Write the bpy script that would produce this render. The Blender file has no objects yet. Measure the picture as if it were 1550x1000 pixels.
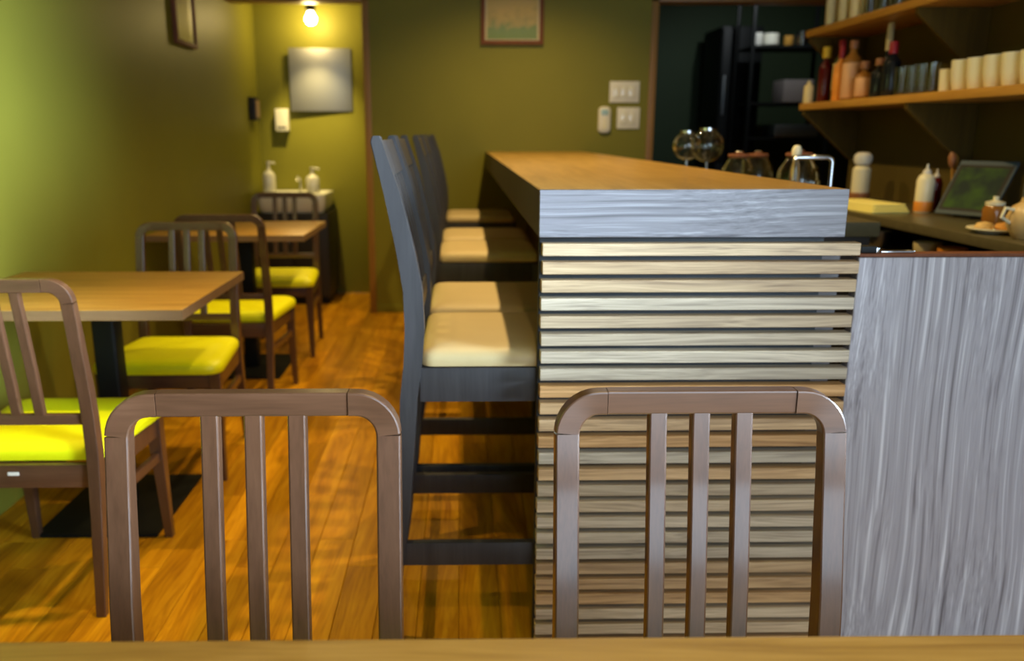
import bpy, bmesh, math, random
from mathutils import Vector, Matrix
random.seed(7)
PI = math.pi
S = bpy.context.scene
C = S.collection

# ------------------------------------------------------------------ camera
cam_d = bpy.data.cameras.new('camera'); cam = bpy.data.objects.new('camera', cam_d); C.objects.link(cam)
S.camera = cam
F_PX = 1243.0
cam_d.sensor_fit = 'HORIZONTAL'; cam_d.sensor_width = 36.0
cam_d.lens = F_PX / 1550 * 36.0
cam_d.shift_x = 55 / 1550
cam_d.clip_start = 0.05
th, psi = math.radians(13.438), math.radians(0.986)
F = Vector((math.sin(psi)*math.cos(th), math.cos(psi)*math.cos(th), -math.sin(th)))
R_ = Vector((math.cos(psi), -math.sin(psi), 0)); U_ = R_.cross(F)
m = Matrix((R_, U_, -F)).transposed().to_4x4(); m.translation = Vector((0, 0, 1.13))
cam.matrix_world = m
cam_d.dof.use_dof = True; cam_d.dof.focus_distance = 1.18; cam_d.dof.aperture_fstop = 3.5

# ------------------------------------------------------------------ world, light, exposure
w = bpy.data.worlds.new('world'); S.world = w; w.use_nodes = True
bg = w.node_tree.nodes['Background']; bg.inputs[0].default_value = (0.62, 0.78, 1.0, 1); bg.inputs[1].default_value = 0.35
S.view_settings.view_transform = 'Standard'; S.view_settings.look = 'None'
S.view_settings.exposure = 0.0; S.view_settings.gamma = 1.0; S.view_settings.use_curve_mapping = False

def area(name, loc, target, sx, sy, power, color):
    l = bpy.data.lights.new(name, 'AREA'); l.shape = 'RECTANGLE'; l.size = sx; l.size_y = sy; l.energy = power; l.color = color
    o = bpy.data.objects.new(name, l); C.objects.link(o); o.location = loc
    o.rotation_euler = (Vector(target) - Vector(loc)).to_track_quat('-Z', 'Y').to_euler(); return o
def spot(name, loc, target, power, color, angle, blend=.5, size=.02):
    l = bpy.data.lights.new(name, 'SPOT'); l.energy = power; l.color = color; l.spot_size = math.radians(angle); l.spot_blend = blend
    l.shadow_soft_size = size
    o = bpy.data.objects.new(name, l); C.objects.link(o); o.location = loc
    o.rotation_euler = (Vector(target) - Vector(loc)).to_track_quat('-Z', 'Y').to_euler(); return o
DAY = (0.62, 0.81, 1.0); WARM = (1.0, 0.70, 0.30)
area('window_daylight', (1.0, -1.22, 1.20), (0.9, 2.0, 0.85), 1.65, 2.25, 62, DAY)          # shop window behind the camera
area('left_wall_fill', (1.80, .10, 1.55), (-1.4, 1.75, 1.15), 1.3, 1.2, 42, DAY).data.spread = math.radians(30)              # unseen side light added to brighten the left wall, beam kept narrow
for i, y in enumerate((1.85, 3.35, 4.75)):                                                  # ceiling downlights over the aisle
    spot('downlight_aisle', (-0.62, y, 2.36), (-0.72, y, 0), (88, 72, 66)[i], WARM, 50, .8)
for y in (2.2, 3.2, 4.35):                                                                  # downlights over the bar
    spot('downlight_bar', (0.36, y, 2.36), (0.36, y, 0), 74, WARM, 132, .8)
spot('downlight_back_bar', (1.45, 2.9, 2.36), (1.6, 2.9, 0.9), 13, WARM, 120, .7)
spot('downlight_table', (0.1, 0.1, 2.36), (0.1, 0.3, 0), 34, WARM, 120, .7)

# ------------------------------------------------------------------ materials
def _nt(name):
    mt = bpy.data.materials.new(name); mt.use_nodes = True
    nt = mt.node_tree; return mt, nt, nt.nodes['Principled BSDF']
def mat(name, col, rough=.5, metal=0, noise=0, nscale=8, trans=0, emit=None, estr=0, coat=0, bump=0, ior=1.45, spec=None, bscale=60):
    mt, nt, b = _nt(name)
    b.inputs['Roughness'].default_value = rough; b.inputs['Metallic'].default_value = metal
    b.inputs['Base Color'].default_value = (*col, 1); b.inputs['IOR'].default_value = ior
    b.inputs['Transmission Weight'].default_value = trans; b.inputs['Coat Weight'].default_value = coat
    if spec is not None: b.inputs['Specular IOR Level'].default_value = spec
    if emit: b.inputs['Emission Color'].default_value = (*emit, 1); b.inputs['Emission Strength'].default_value = estr
    if noise or bump:
        tc = nt.nodes.new('ShaderNodeTexCoord')
        n = nt.nodes.new('ShaderNodeTexNoise'); n.inputs['Scale'].default_value = nscale; n.inputs['Detail'].default_value = 4
        nt.links.new(tc.outputs['Object'], n.inputs['Vector'])
        if noise:
            mx = nt.nodes.new('ShaderNodeMix'); mx.data_type = 'RGBA'
            mx.inputs['A'].default_value = (*[c*(1-noise) for c in col], 1); mx.inputs['B'].default_value = (*[min(1, c*(1+noise)) for c in col], 1)
            nt.links.new(n.outputs['Fac'], mx.inputs['Factor']); nt.links.new(mx.outputs['Result'], b.inputs['Base Color'])
        if bump:
            n2 = nt.nodes.new('ShaderNodeTexNoise'); n2.inputs['Scale'].default_value = bscale; n2.inputs['Detail'].default_value = 3
            nt.links.new(tc.outputs['Object'], n2.inputs['Vector'])
            bp = nt.nodes.new('ShaderNodeBump'); bp.inputs['Strength'].default_value = bump; bp.inputs['Distance'].default_value = .002
            nt.links.new(n2.outputs['Fac'], bp.inputs['Height']); nt.links.new(bp.outputs['Normal'], b.inputs['Normal'])
    return mt
def wood(name, stops, axis, freq=40, stretch=.06, rough=.45, rand=0, coat=0, warp=.35, bump=.15, coarse=4, randhue=0, spec=None, mixf=.32, cr_=.12, wave=0, wscale=24):
    """grain running along `axis`; stops = list of (pos, colour)"""
    mt, nt, b = _nt(name); N = nt.nodes; L = nt.links
    tc = N.new('ShaderNodeTexCoord'); oi = N.new('ShaderNodeObjectInfo')
    add = N.new('ShaderNodeVectorMath'); add.operation = 'ADD'
    sc = N.new('ShaderNodeVectorMath'); sc.operation = 'SCALE'; sc.inputs[0].default_value = (7.3, 5.1, 9.7)
    L.new(oi.outputs['Random'], sc.inputs['Scale']); L.new(tc.outputs['Object'], add.inputs[0]); L.new(sc.outputs[0], add.inputs[1])
    # slow warp of the grain
    wv = N.new('ShaderNodeTexNoise'); wv.inputs['Scale'].default_value = 1.0; wv.inputs['Detail'].default_value = 2
    mpw = N.new('ShaderNodeMapping'); sw = [coarse]*3; sw[axis] = coarse*.28; mpw.inputs['Scale'].default_value = sw
    L.new(add.outputs[0], mpw.inputs[0]); L.new(mpw.outputs[0], wv.inputs['Vector'])
    sub = N.new('ShaderNodeVectorMath'); sub.operation = 'MULTIPLY_ADD'
    k = [warp*.25]*3; k[axis] = 0
    sub.inputs[1].default_value = k; L.new(wv.outputs['Color'], sub.inputs[0]); L.new(add.outputs[0], sub.inputs[2])
    mp = N.new('ShaderNodeMapping'); s = [freq]*3; s[axis] = freq*stretch; mp.inputs['Scale'].default_value = s
    L.new(sub.outputs[0], mp.inputs[0])
    n1 = N.new('ShaderNodeTexNoise'); n1.inputs['Scale'].default_value = 1; n1.inputs['Detail'].default_value = 5; n1.inputs['Roughness'].default_value = .62
    L.new(mp.outputs[0], n1.inputs['Vector'])
    mp2 = N.new('ShaderNodeMapping'); s2 = [freq*6]*3; s2[axis] = freq*6*stretch*.6; mp2.inputs['Scale'].default_value = s2
    L.new(sub.outputs[0], mp2.inputs[0])
    n2 = N.new('ShaderNodeTexNoise'); n2.inputs['Scale'].default_value = 1; n2.inputs['Detail'].default_value = 2
    L.new(mp2.outputs[0], n2.inputs['Vector'])
    mm = N.new('ShaderNodeMix'); mm.data_type = 'FLOAT'; mm.inputs['Factor'].default_value = mixf
    L.new(n1.outputs['Fac'], mm.inputs['A']); L.new(n2.outputs['Fac'], mm.inputs['B'])
    if wave:
        mp3 = N.new('ShaderNodeMapping'); s3 = [1.0]*3; s3[axis] = .055; mp3.inputs['Scale'].default_value = s3; L.new(sub.outputs[0], mp3.inputs[0])
        wt = N.new('ShaderNodeTexWave'); wt.bands_direction = 'Z' if axis == 0 else 'X'; wt.inputs['Scale'].default_value = wscale
        wt.inputs['Distortion'].default_value = 9; wt.inputs['Detail'].default_value = 3; wt.inputs['Detail Scale'].default_value = .35; wt.inputs['Detail Roughness'].default_value = .6
        L.new(mp3.outputs[0], wt.inputs['Vector'])
        m5 = N.new('ShaderNodeMapRange'); m5.inputs['To Min'].default_value = .27; m5.inputs['To Max'].default_value = .74; L.new(wt.outputs['Fac'], m5.inputs['Value'])
        m6 = N.new('ShaderNodeMix'); m6.data_type = 'FLOAT'; m6.inputs['Factor'].default_value = wave
        L.new(mm.outputs['Result'], m6.inputs['A']); L.new(m5.outputs['Result'], m6.inputs['B']); mm = m6
    cr = N.new('ShaderNodeValToRGB'); el = cr.color_ramp.elements
    while len(el) < len(stops): el.new(.5)
    for e, (p, c) in zip(el, stops): e.position = p; e.color = (*c, 1)
    L.new(mm.outputs['Result'], cr.inputs['Fac'])
    out = cr.outputs['Color']
    if rand or randhue:
        hs = N.new('ShaderNodeHueSaturation')
        mr = N.new('ShaderNodeMapRange'); mr.inputs['To Min'].default_value = 1-rand; mr.inputs['To Max'].default_value = 1+rand
        L.new(oi.outputs['Random'], mr.inputs['Value']); L.new(mr.outputs['Result'], hs.inputs['Value'])
        if randhue:
            ml = N.new('ShaderNodeMath'); ml.operation = 'MULTIPLY'; ml.inputs[1].default_value = 13.7
            fr = N.new('ShaderNodeMath'); fr.operation = 'FRACT'; L.new(oi.outputs['Random'], ml.inputs[0]); L.new(ml.outputs[0], fr.inputs[0])
            mr2 = N.new('ShaderNodeMapRange'); mr2.inputs['To Min'].default_value = .5-randhue; mr2.inputs['To Max'].default_value = .5+randhue
            L.new(fr.outputs[0], mr2.inputs['Value']); L.new(mr2.outputs['Result'], hs.inputs['Hue'])
            mr3 = N.new('ShaderNodeMapRange'); mr3.inputs['To Min'].default_value = 1.25; mr3.inputs['To Max'].default_value = .6
            L.new(fr.outputs[0], mr3.inputs['Value']); L.new(mr3.outputs['Result'], hs.inputs['Saturation'])
        L.new(out, hs.inputs['Color']); out = hs.outputs['Color']
    L.new(out, b.inputs['Base Color'])
    b.inputs['Roughness'].default_value = rough; b.inputs['Coat Weight'].default_value = coat; b.inputs['Coat Roughness'].default_value = cr_
    if spec is not None: b.inputs['Specular IOR Level'].default_value = spec
    if bump:
        bp = N.new('ShaderNodeBump'); bp.inputs['Strength'].default_value = bump; bp.inputs['Distance'].default_value = .001
        L.new(mm.outputs['Result'], bp.inputs['Height']); L.new(bp.outputs['Normal'], b.inputs['Normal'])
    return mt

M = {}
M['wall'] = mat('olive_wall_paint', (.205, .195, .024), .5, noise=.10, nscale=2.5, bump=.12, bscale=120, spec=.22)
M['wall_dark'] = mat('dark_brown_wall', (.095, .066, .010), .6, noise=.2, nscale=3)
M['kitchen_wall'] = mat('dark_green_wall', (.028, .050, .018), .7, noise=.1)
M['ceiling'] = mat('ceiling_paint', (.30, .28, .20), .8, noise=.05)
M['trim'] = wood('trim_wood', [(.3, (.24, .12, .02)), (.7, (.34, .18, .035))], 2, 40, .06, .45)
M['floor'] = wood('floor_wood', [(.30, (.24, .085, .003)), (.5, (.48, .215, .005)), (.70, (.66, .34, .012))], 1, 22, .07, .38, rand=.22, coarse=5, warp=.5, spec=.2, bump=.1)
M['oak'] = wood('oak_top', [(.34, (.25, .125, .022)), (.5, (.36, .195, .036)), (.66, (.46, .265, .062))], 0, 44, .05, .36, bump=.1, spec=.4)
M['oak_y'] = wood('oak_bar_top', [(.3, (.24, .14, .03)), (.5, (.34, .20, .045)), (.7, (.42, .26, .07))], 1, 30, .05, .34, bump=.1, spec=.4)
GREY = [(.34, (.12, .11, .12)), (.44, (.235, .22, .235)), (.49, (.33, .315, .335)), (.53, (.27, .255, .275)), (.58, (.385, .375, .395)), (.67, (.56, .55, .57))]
M['grey_z_brightened'] = wood('grey_walnut_vertical_brightened', [(p, tuple(min(1, c*1.35) for c in q)) for p, q in GREY], 2, 52, .012, .40, warp=.7, coarse=2.2, bump=.1, mixf=.5, wave=.2, wscale=12)  # laminate colour brightened on the gate to make up for weak light there
M['grey_x_darkened'] = wood('grey_walnut_horizontal_darkened', [(p, tuple(c*.68 for c in q)) for p, q in GREY], 0, 80, .012, .45, warp=.5, coarse=3.4, bump=.1, mixf=.5, wave=.2, wscale=20)  # same laminate, colour darkened on the bar end to offset strong daylight
M['slat'] = wood('slat_wood', [(.34, (.26, .165, .08)), (.5, (.49, .335, .17)), (.66, (.68, .49, .27))], 0, 60, .022, .5, rand=.16, randhue=.014, coarse=5, warp=.22, mixf=.45)
M['slat_back'] = mat('charcoal_backing', (.022, .024, .026), .6)
M['batten'] = mat('grey_batten', (.22, .19, .18), .6, noise=.1)
M['knee'] = wood('knee_panel_wood', [(.3, (.05, .03, .012)), (.7, (.09, .055, .022))], 2, 30, .06, .5)
M['chair'] = wood('brown_lacquered_wood', [(.3, (.060, .027, .013)), (.5, (.088, .040, .020)), (.7, (.112, .053, .027))], 2, 50, .08, .33, coat=.55, warp=.2, bump=.05)
M['chair_x'] = wood('brown_lacquered_wood_rail', [(.3, (.060, .027, .013)), (.5, (.088, .040, .020)), (.7, (.112, .053, .027))], 0, 50, .08, .33, coat=.55, warp=.2, bump=.05)
M['seat'] = mat('yellow_green_vinyl', (.86, .86, .004), .42, noise=.06, nscale=5, bump=.1, bscale=220)
M['stool'] = wood('black_stained_wood', [(.3, (.032, .030, .031)), (.7, (.056, .053, .054))], 2, 40, .06, .42, coat=.05, spec=.35, bump=.05)
M['beige'] = mat('beige_seat_vinyl', (.54, .42, .21), .5, noise=.06, nscale=12, bump=.15, bscale=180)
M['black'] = mat('black_powder_coat', (.006, .007, .007), .5, spec=.25, bump=.05, bscale=300)
M['dark'] = mat('dark_cabinet', (.02, .016, .012), .5, noise=.1)
M['chrome'] = mat('polished_steel', (.75, .76, .78), .18, 1)
M['steel'] = mat('brushed_steel', (.42, .44, .45), .35, 1, noise=.08, nscale=30)
M['white'] = mat('white_plastic', (.80, .78, .70), .4)
M['ceramic'] = mat('white_ceramic', (.80, .78, .66), .2, coat=.3)
M['cream'] = mat('cream_ceramic', (.86, .80, .55), .3, noise=.04)
M['mirror'] = mat('mirror_glass', (.38, .385, .38), .5, 1)
M['frame'] = wood('frame_wood', [(.3, (.13, .045, .02)), (.7, (.20, .075, .035))], 2, 60, .1, .65, spec=.2)
M['mat_board'] = mat('cream_mount_board', (.62, .50, .25), .8)
M['shelf'] = wood('shelf_wood', [(.3, (.42, .20, .03)), (.7, (.62, .33, .06))], 1, 30, .06, .45)
M['bracket'] = wood('bracket_wood', [(.3, (.065, .038, .005)), (.7, (.10, .060, .008))], 2, 30, .06, .7, spec=.15)
M['backtop'] = mat('dark_stone_worktop', (.10, .085, .04), .35, noise=.25, nscale=40)
M['glass'] = mat('clear_glass', (.95, .96, .92), .02, trans=1, ior=1.45)
M['glass_matte'] = mat('non_reflective_glass', (.95, .96, .92), .4, trans=1, ior=1.2)
def glazing(rg, ior=1.4):
    mt, nt, b = _nt('picture_glazing'); N = nt.nodes; L = nt.links; out = [n for n in N if n.type == 'OUTPUT_MATERIAL'][0]
    t = N.new('ShaderNodeBsdfTransparent'); g = N.new('ShaderNodeBsdfGlossy'); g.inputs['Roughness'].default_value = rg
    fr = N.new('ShaderNodeFresnel'); fr.inputs['IOR'].default_value = ior; mx = N.new('ShaderNodeMixShader')
    L.new(fr.outputs[0], mx.inputs[0]); L.new(t.outputs[0], mx.inputs[1]); L.new(g.outputs[0], mx.inputs[2]); L.new(mx.outputs[0], out.inputs[0]); N.remove(b); return mt
M['glazing'] = glazing(.05); M['glazing_soft'] = glazing(.4, 1.06)
M['bulb'] = mat('lit_bulb', (1, .9, .6), .4, emit=(1, .74, .30), estr=190)
def col(name, c, r=.4, **k): M[name] = mat(name, c, r, **k); return M[name]

# ------------------------------------------------------------------ mesh helpers
def bm_new(): return bmesh.new()
def box(bm, x0, x1, y0, y1, z0, z1, mi=0):
    vs = [bm.verts.new((x, y, z)) for z in (z0, z1) for y in (y0, y1) for x in (x0, x1)]
    fs = [(0, 2, 3, 1), (4, 5, 7, 6), (0, 1, 5, 4), (2, 6, 7, 3), (0, 4, 6, 2), (1, 3, 7, 5)]
    out = [bm.faces.new([vs[i] for i in f]) for f in fs]
    for f in out: f.material_index = mi
    return vs
def bevel(bm, w_, seg=2):
    bmesh.ops.bevel(bm, geom=list(bm.edges), offset=w_, segments=seg, affect='EDGES', profile=.6, clamp_overlap=True)
def obj(name, bm, mats, parent=None, smooth=False, loc=None, ang=38):
    bmesh.ops.recalc_face_normals(bm, faces=bm.faces)
    me = bpy.data.meshes.new(name); bm.to_mesh(me); bm.free()
    for mm_ in (mats if isinstance(mats, (list, tuple)) else [mats]): me.materials.append(mm_)
    if smooth:
        for p in me.polygons: p.use_smooth = True
        try: me.set_sharp_from_angle(angle=math.radians(ang))
        except Exception: pass
    o = bpy.data.objects.new(name, me); C.objects.link(o)
    if loc: o.location = loc
    if parent: o.parent = parent
    return o
def bx(name, d, m_, parent=None, bev=.002, seg=2, **k):
    bm = bm_new(); box(bm, *d)
    if bev: bevel(bm, bev, seg)
    return obj(name, bm, m_, parent, smooth=bool(bev), **k)
def lathe(bm, prof, n=24, c=(0, 0), mi=0, z0=0):
    rings = []
    for r, z in prof:
        if r < 1e-6: rings.append([bm.verts.new((c[0], c[1], z+z0))])
        else: rings.append([bm.verts.new((c[0]+r*math.cos(2*PI*i/n), c[1]+r*math.sin(2*PI*i/n), z+z0)) for i in range(n)])
    for a, b in zip(rings, rings[1:]):
        for i in range(n):
            j = (i+1) % n
            if len(a) == 1 and len(b) == 1: continue
            if len(a) == 1: f = bm.faces.new([a[0], b[i], b[j]])
            elif len(b) == 1: f = bm.faces.new([a[i], a[j], b[0]])
            else: f = bm.faces.new([a[i], a[j], b[j], b[i]])
            f.material_index = mi
def sweep(bm, pts, secs, ref):
    """chamfered rectangular section (width w in the plane, thickness t along ref) swept along pts; secs: (w,t) each"""
    rings = []; n = len(pts); ref = Vector(ref)
    for i, p in enumerate(pts):
        p = Vector(p); a = Vector(pts[max(i-1, 0)]); b = Vector(pts[min(i+1, n-1)])
        T = (b-a).normalized(); W = T.cross(ref).normalized(); Nn = W.cross(T).normalized()
        w_, t_, ch = secs[i] if len(secs[i]) == 3 else (*secs[i], .0024)
        hw, ht = w_/2, t_/2; ch = min(ch, hw*.6, ht*.6)
        sec = [(-hw, -ht+ch), (-hw+ch*.3, -ht+ch*.3), (-hw+ch, -ht), (hw-ch, -ht), (hw-ch*.3, -ht+ch*.3), (hw, -ht+ch), (hw, ht-ch), (hw-ch*.3, ht-ch*.3), (hw-ch, ht), (-hw+ch, ht), (-hw+ch*.3, ht-ch*.3), (-hw, ht-ch)]
        rings.append([bm.verts.new(p + W*u + Nn*v) for u, v in sec])
    k = len(rings[0])
    for a, b in zip(rings, rings[1:]):
        for i in range(k): bm.faces.new([a[i], a[(i+1) % k], b[(i+1) % k], b[i]])
    bm.faces.new(rings[0][::-1]); bm.faces.new(rings[-1])
def tube(bm, pts, r, n=10):
    rings = []; N_ = len(pts); prev = None
    for i, p in enumerate(pts):
        p = Vector(p); a = Vector(pts[max(i-1, 0)]); b = Vector(pts[min(i+1, N_-1)])
        T = (b-a).normalized()
        if prev is None: prev = T.orthogonal().normalized()
        X = (prev - T*prev.dot(T)).normalized(); prev = X; Y = T.cross(X)
        rr = r[i] if isinstance(r, (list, tuple)) else r
        rings.append([bm.verts.new(p + X*rr*math.cos(2*PI*j/n) + Y*rr*math.sin(2*PI*j/n)) for j in range(n)])
    for a, b in zip(rings, rings[1:]):
        for i in range(n): bm.faces.new([a[i], a[(i+1) % n], b[(i+1) % n], b[i]])
    bm.faces.new(rings[0][::-1]); bm.faces.new(rings[-1])
def prism(bm, poly, axis, a0, a1):
    """extrude a 2-D polygon along axis (0: poly in y,z / 1: poly in x,z / 2: poly in x,y)"""
    def P(u, v, a): return [(a, u, v), (u, a, v), (u, v, a)][axis]
    A = [bm.verts.new(P(u, v, a0)) for u, v in poly]; B = [bm.verts.new(P(u, v, a1)) for u, v in poly]
    n = len(poly); bm.faces.new(A[::-1]); bm.faces.new(B)
    for i in range(n): bm.faces.new([A[i], A[(i+1) % n], B[(i+1) % n], B[i]])
def rounded_outline(corners, r, n=6):
    out = []; k = len(corners)
    for i in range(k):
        p = Vector(corners[i]); a = (Vector(corners[i-1])-p).normalized(); b = (Vector(corners[(i+1) % k])-p).normalized()
        rr = r[i] if isinstance(r, (list, tuple)) else r
        s, e = p+a*rr, p+b*rr
        for j in range(n+1):
            t = j/n; out.append(((1-t)**2*s + 2*t*(1-t)*p + t*t*e))
    return out
def cushion(bm, corners, r, layers):
    """layers: (inset, z) rings of the rounded outline, capped by a fan"""
    base = rounded_outline(corners, r); c = sum(base, Vector((0, 0)))/len(base); rings = []
    for ins, z in layers:
        ring = []
        for p in base:
            d = p-c; L_ = d.length; ring.append(bm.verts.new((*(c + d*(max(L_-ins, 0.001)/L_)), z)))
        rings.append(ring)
    n = len(base); bm.faces.new(rings[0][::-1])
    for a, b in zip(rings, rings[1:]):
        for i in range(n): bm.faces.new([a[i], a[(i+1) % n], b[(i+1) % n], b[i]])
    top = bm.verts.new((c.x, c.y, layers[-1][1]+.0008))
    for i in range(n): bm.faces.new([rings[-1][i], rings[-1][(i+1) % n], top])
def tag(o, label=None, cat=None, group=None, kind=None):
    if label: o['label'] = label
    if cat: o['category'] = cat
    if group: o['group'] = group
    if kind: o['kind'] = kind
    return o
def thing(name, label, cat, loc=(0, 0, 0), rz=0, group=None):
    o = bpy.data.objects.new(name, None); C.objects.link(o); o.location = loc; o.rotation_euler = (0, 0, rz)
    o.empty_display_size = .1
    return tag(o, label, cat, group)
def dup(root, loc, rz, label, group=None):
    r = root.copy(); C.objects.link(r); r.location = loc; r.rotation_euler = (0, 0, rz); r['label'] = label
    if group: r['group'] = group
    for ch in list(root.children):
        c = ch.copy(); C.objects.link(c); c.parent = r
        for g in ch.children:
            d = g.copy(); C.objects.link(d); d.parent = c
    return r
def struct(name, d_list, m_):
    bm = bm_new()
    for d in d_list: box(bm, *d)
    return tag(obj(name, bm, m_), kind='structure')

# ------------------------------------------------------------------ the setting
XL, XR, YF, YA, H = -1.41, 1.87, 5.25, 5.94, 2.42
floor = struct('floor', [(XL-.1, .5, -1.4, .66, -.1, 0), (XL-.1, .5, .66, 6.0, -.1, -.0125), (.5, 4.0, -1.4, 7.6, -.1, 0)], M['floor'])
PW, PL = .1, .9
pm = []
for L_ in (.9, .45, .6):
    bm = bm_new(); box(bm, .0006, PW-.0006, .0006, L_-.0006, -.0125, 0)
    bmesh.ops.bevel(bm, geom=[e for e in bm.edges if all(v.co.z > -.001 for v in e.verts)], offset=.0012, segments=1, affect='EDGES')
    o = obj('plank', bm, M['floor'], floor); pm.append((L_, o.data)); C.objects.unlink(o); bpy.data.objects.remove(o)
for k in range(20):
    x = XL + k*PW; y = .66; first = True
    while y < 5.93:
        L_ = (.9, .45, .6)[(k*2) % 3] if first else .9
        first = False
        me = dict(pm)[L_]
        rem = 5.94 - y
        p = bpy.data.objects.new('plank', me); C.objects.link(p); p.parent = floor; p.location = (x, y, 0)
        if k == 19: p.scale.x = .1; p.scale.x = min(1, (.5-x)/PW) if (.5-x) > .01 else .1
        if rem < L_: p.scale.y = rem/L_
        y += L_
tag(floor, kind='structure')
ceiling = struct('ceiling', [(XL-.1, 4.0, -1.4, 7.6, H, H+.1)], M['ceiling'])
struct('wall_left', [(XL-.1, XL, -1.4, 6.04, 0, H)], M['wall'])
struct('wall_far', [(-.595, 1.155, YF, YF+.12, 0, H), (XL, -.595, YF, YF+.12, 1.945, H), (1.155, 2.6, YF, YF+.12, 1.945, H), (2.6, 4.0, YF, YF+.12, 0, H)], M['wall'])
struct('wall_alcove', [(XL, -.5, YA, YA+.1, 0, H)], M['wall'])
struct('wall_alcove_side', [(-.60, -.5, YF+.12, YA, 0, H)], M['wall'])
struct('wall_right', [(XR, XR+.1, .90, 4.01, 0, H), (XR, XR+.1, -1.4, -.60, 0, H), (XR, XR+.1, -.60, .90, 0, .82), (XR, XR+.1, -.60, .90, 2.2, H)], M['wall_dark'])
struct('wall_kitchen', [(1.1, 4.0, 7.4, 7.5, 0, H), (1.055, 1.155, YF+.12, 7.5, 0, H), (4.0, 4.1, 3.9, 7.5, 0, H), (XR+.1, 4.0, 3.91, 4.01, 0, H)], M['kitchen_wall'])
struct('wall_back', [(XL-.1, .12, -1.4, -1.28, 0, H), (1.85, XR+.1, -1.4, -1.28, 0, H), (.12, 1.85, -1.4, -1.28, 0, .05), (.12, 1.85, -1.4, -1.28, 2.36, H)], M['wall'])
wf = tag(thing('window_1', '', ''), kind='structure')
for nm, d in (('window_frame', (.12, 1.85, -1.37, -1.30, .05, .09)), ('window_frame', (.12, 1.85, -1.37, -1.30, 2.32, 2.36)), ('window_frame', (.12, .16, -1.37, -1.30, .09, 2.32)), ('window_frame', (1.81, 1.85, -1.37, -1.30, .09, 2.32))):
    bx(nm, d, M['trim'], wf, .003)
wf2 = tag(thing('window_added', '', ''), kind='structure')  # unseen window frame, added to go with the left wall fill light
for d in ((XR, XR+.1, -.60, .90, .82, .85), (XR, XR+.1, -.60, .90, 2.17, 2.2), (XR, XR+.1, -.60, -.57, .85, 2.17), (XR, XR+.1, .87, .90, .85, 2.17)): bx('window_frame', d, M['trim'], wf2, .003)
# timber door linings of the alcove and of the kitchen
def lining(name, x0, x1, left, right):
    r = tag(thing(name, '', ''), kind='structure')
    t = .042
    if left: bx('door_jamb', (x0, x0+t, YF-.012, YF+.13, 0, 1.945), M['trim'], r, .002)
    if right: bx('door_jamb', (x1-t, x1, YF-.012, YF+.13, 0, 1.945), M['trim'], r, .002)
    bx('door_head', (x0, x1, YF-.012, YF+.13, 1.905, 1.947), M['trim'], r, .002)
lining('door_1', XL, -.553, False, True)
lining('door_2', 1.155, 2.6, True, False)
tag(bx('baseboard_far', (-.553, 1.155, YF-.008, YF, 0, .05), M['wall'], None, .002), kind='structure')

# ------------------------------------------------------------------ bar counter
base = thing('bar_counter_base', 'bar counter base with horizontal timber slats on its end', 'counter', (.16, 1.62, 0))
def rel(o, r): o.location = Vector(o.location) - Vector(r.location); return o
def pbx(name, d, m_, root, bev=.002, **k):
    l = root.location; return bx(name, (d[0]-l[0], d[1]-l[0], d[2]-l[1], d[3]-l[1], d[4]-l[2], d[5]-l[2]), m_, root, bev, **k)
pbx('backing_board', (.157, .735, 1.650, 1.672, 0, .931), M['slat_back'], base)
pbx('batten', (.735, .775, 1.655, 1.70, 0, .905), M['batten'], base)
pbx('knee_panel', (.42, .45, 1.672, 5.248, 0, .931), M['knee'], base)
pbx('knee_panel', (.72, .75, 1.70, 5.248, 0, .931), M['knee'], base)
slat_me = []
for v in range(3):
    bm = bm_new(); box(bm, 0, .637, 0, .028, 0, .0248); bevel(bm, .0012, 1)
    if v:   # slightly uneven sawn face
        for q in bm.verts: q.co.y += random.uniform(-.0006, .0006)
    o = obj('slat', bm, M['slat'], base); slat_me.append(o.data); bpy.data.objects.remove(o)
for k in range(25):
    o = bpy.data.objects.new('slat', slat_me[k % 3]); C.objects.link(o); o.parent = base
    o.location = (random.uniform(-.0012, .0012), random.uniform(-.001, .001), .894 - k*.0369)
top = thing('bar_countertop', 'thick timber bar top with grey end face, on the slatted base', 'countertop', (.153, 1.62, .931))
bm = bm_new(); box(bm, 0, .61, .004, YF-1.62-.001, 0, .094); bevel(bm, .0015, 1); obj('slab', bm, M['oak_y'], top)
o = bx('end_cap', (0, .61, 0, .005, 0, .094), M['grey_x_darkened'], top, .0012, 1); tag(o, 'grey walnut-grained end face')
for x0 in (-.0008, .61): bx('side_band', (x0, x0+.0008, .006, YF-1.62-.002, .001, .0925), M['knee'], top, 0)
# swing gate beside the counter
gate = thing('bar_gate', 'tall grey walnut-grained gate panel right of the slats', 'gate', (.802, 1.632, .02))
bx('panel', (0, 1.06, 0, .03, 0, .868), M['grey_z_brightened'], gate, .0015, 1)
tag(bx('edge_strip', (0, 1.06, -.001, .031, .869, .876), M['frame'], gate, .001, 1), 'thin brown top edge')
h = bx('hinge', (.004, .036, .002, .028, .877, .890), M['black'], gate, .002)
bx('screw', (.036, .042, .004, .026, .877, .887), M['chrome'], h, .001)
bx('latch_plate', (.046, .115, .004, .026, .877, .880), M['chrome'], gate, .001)

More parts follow.
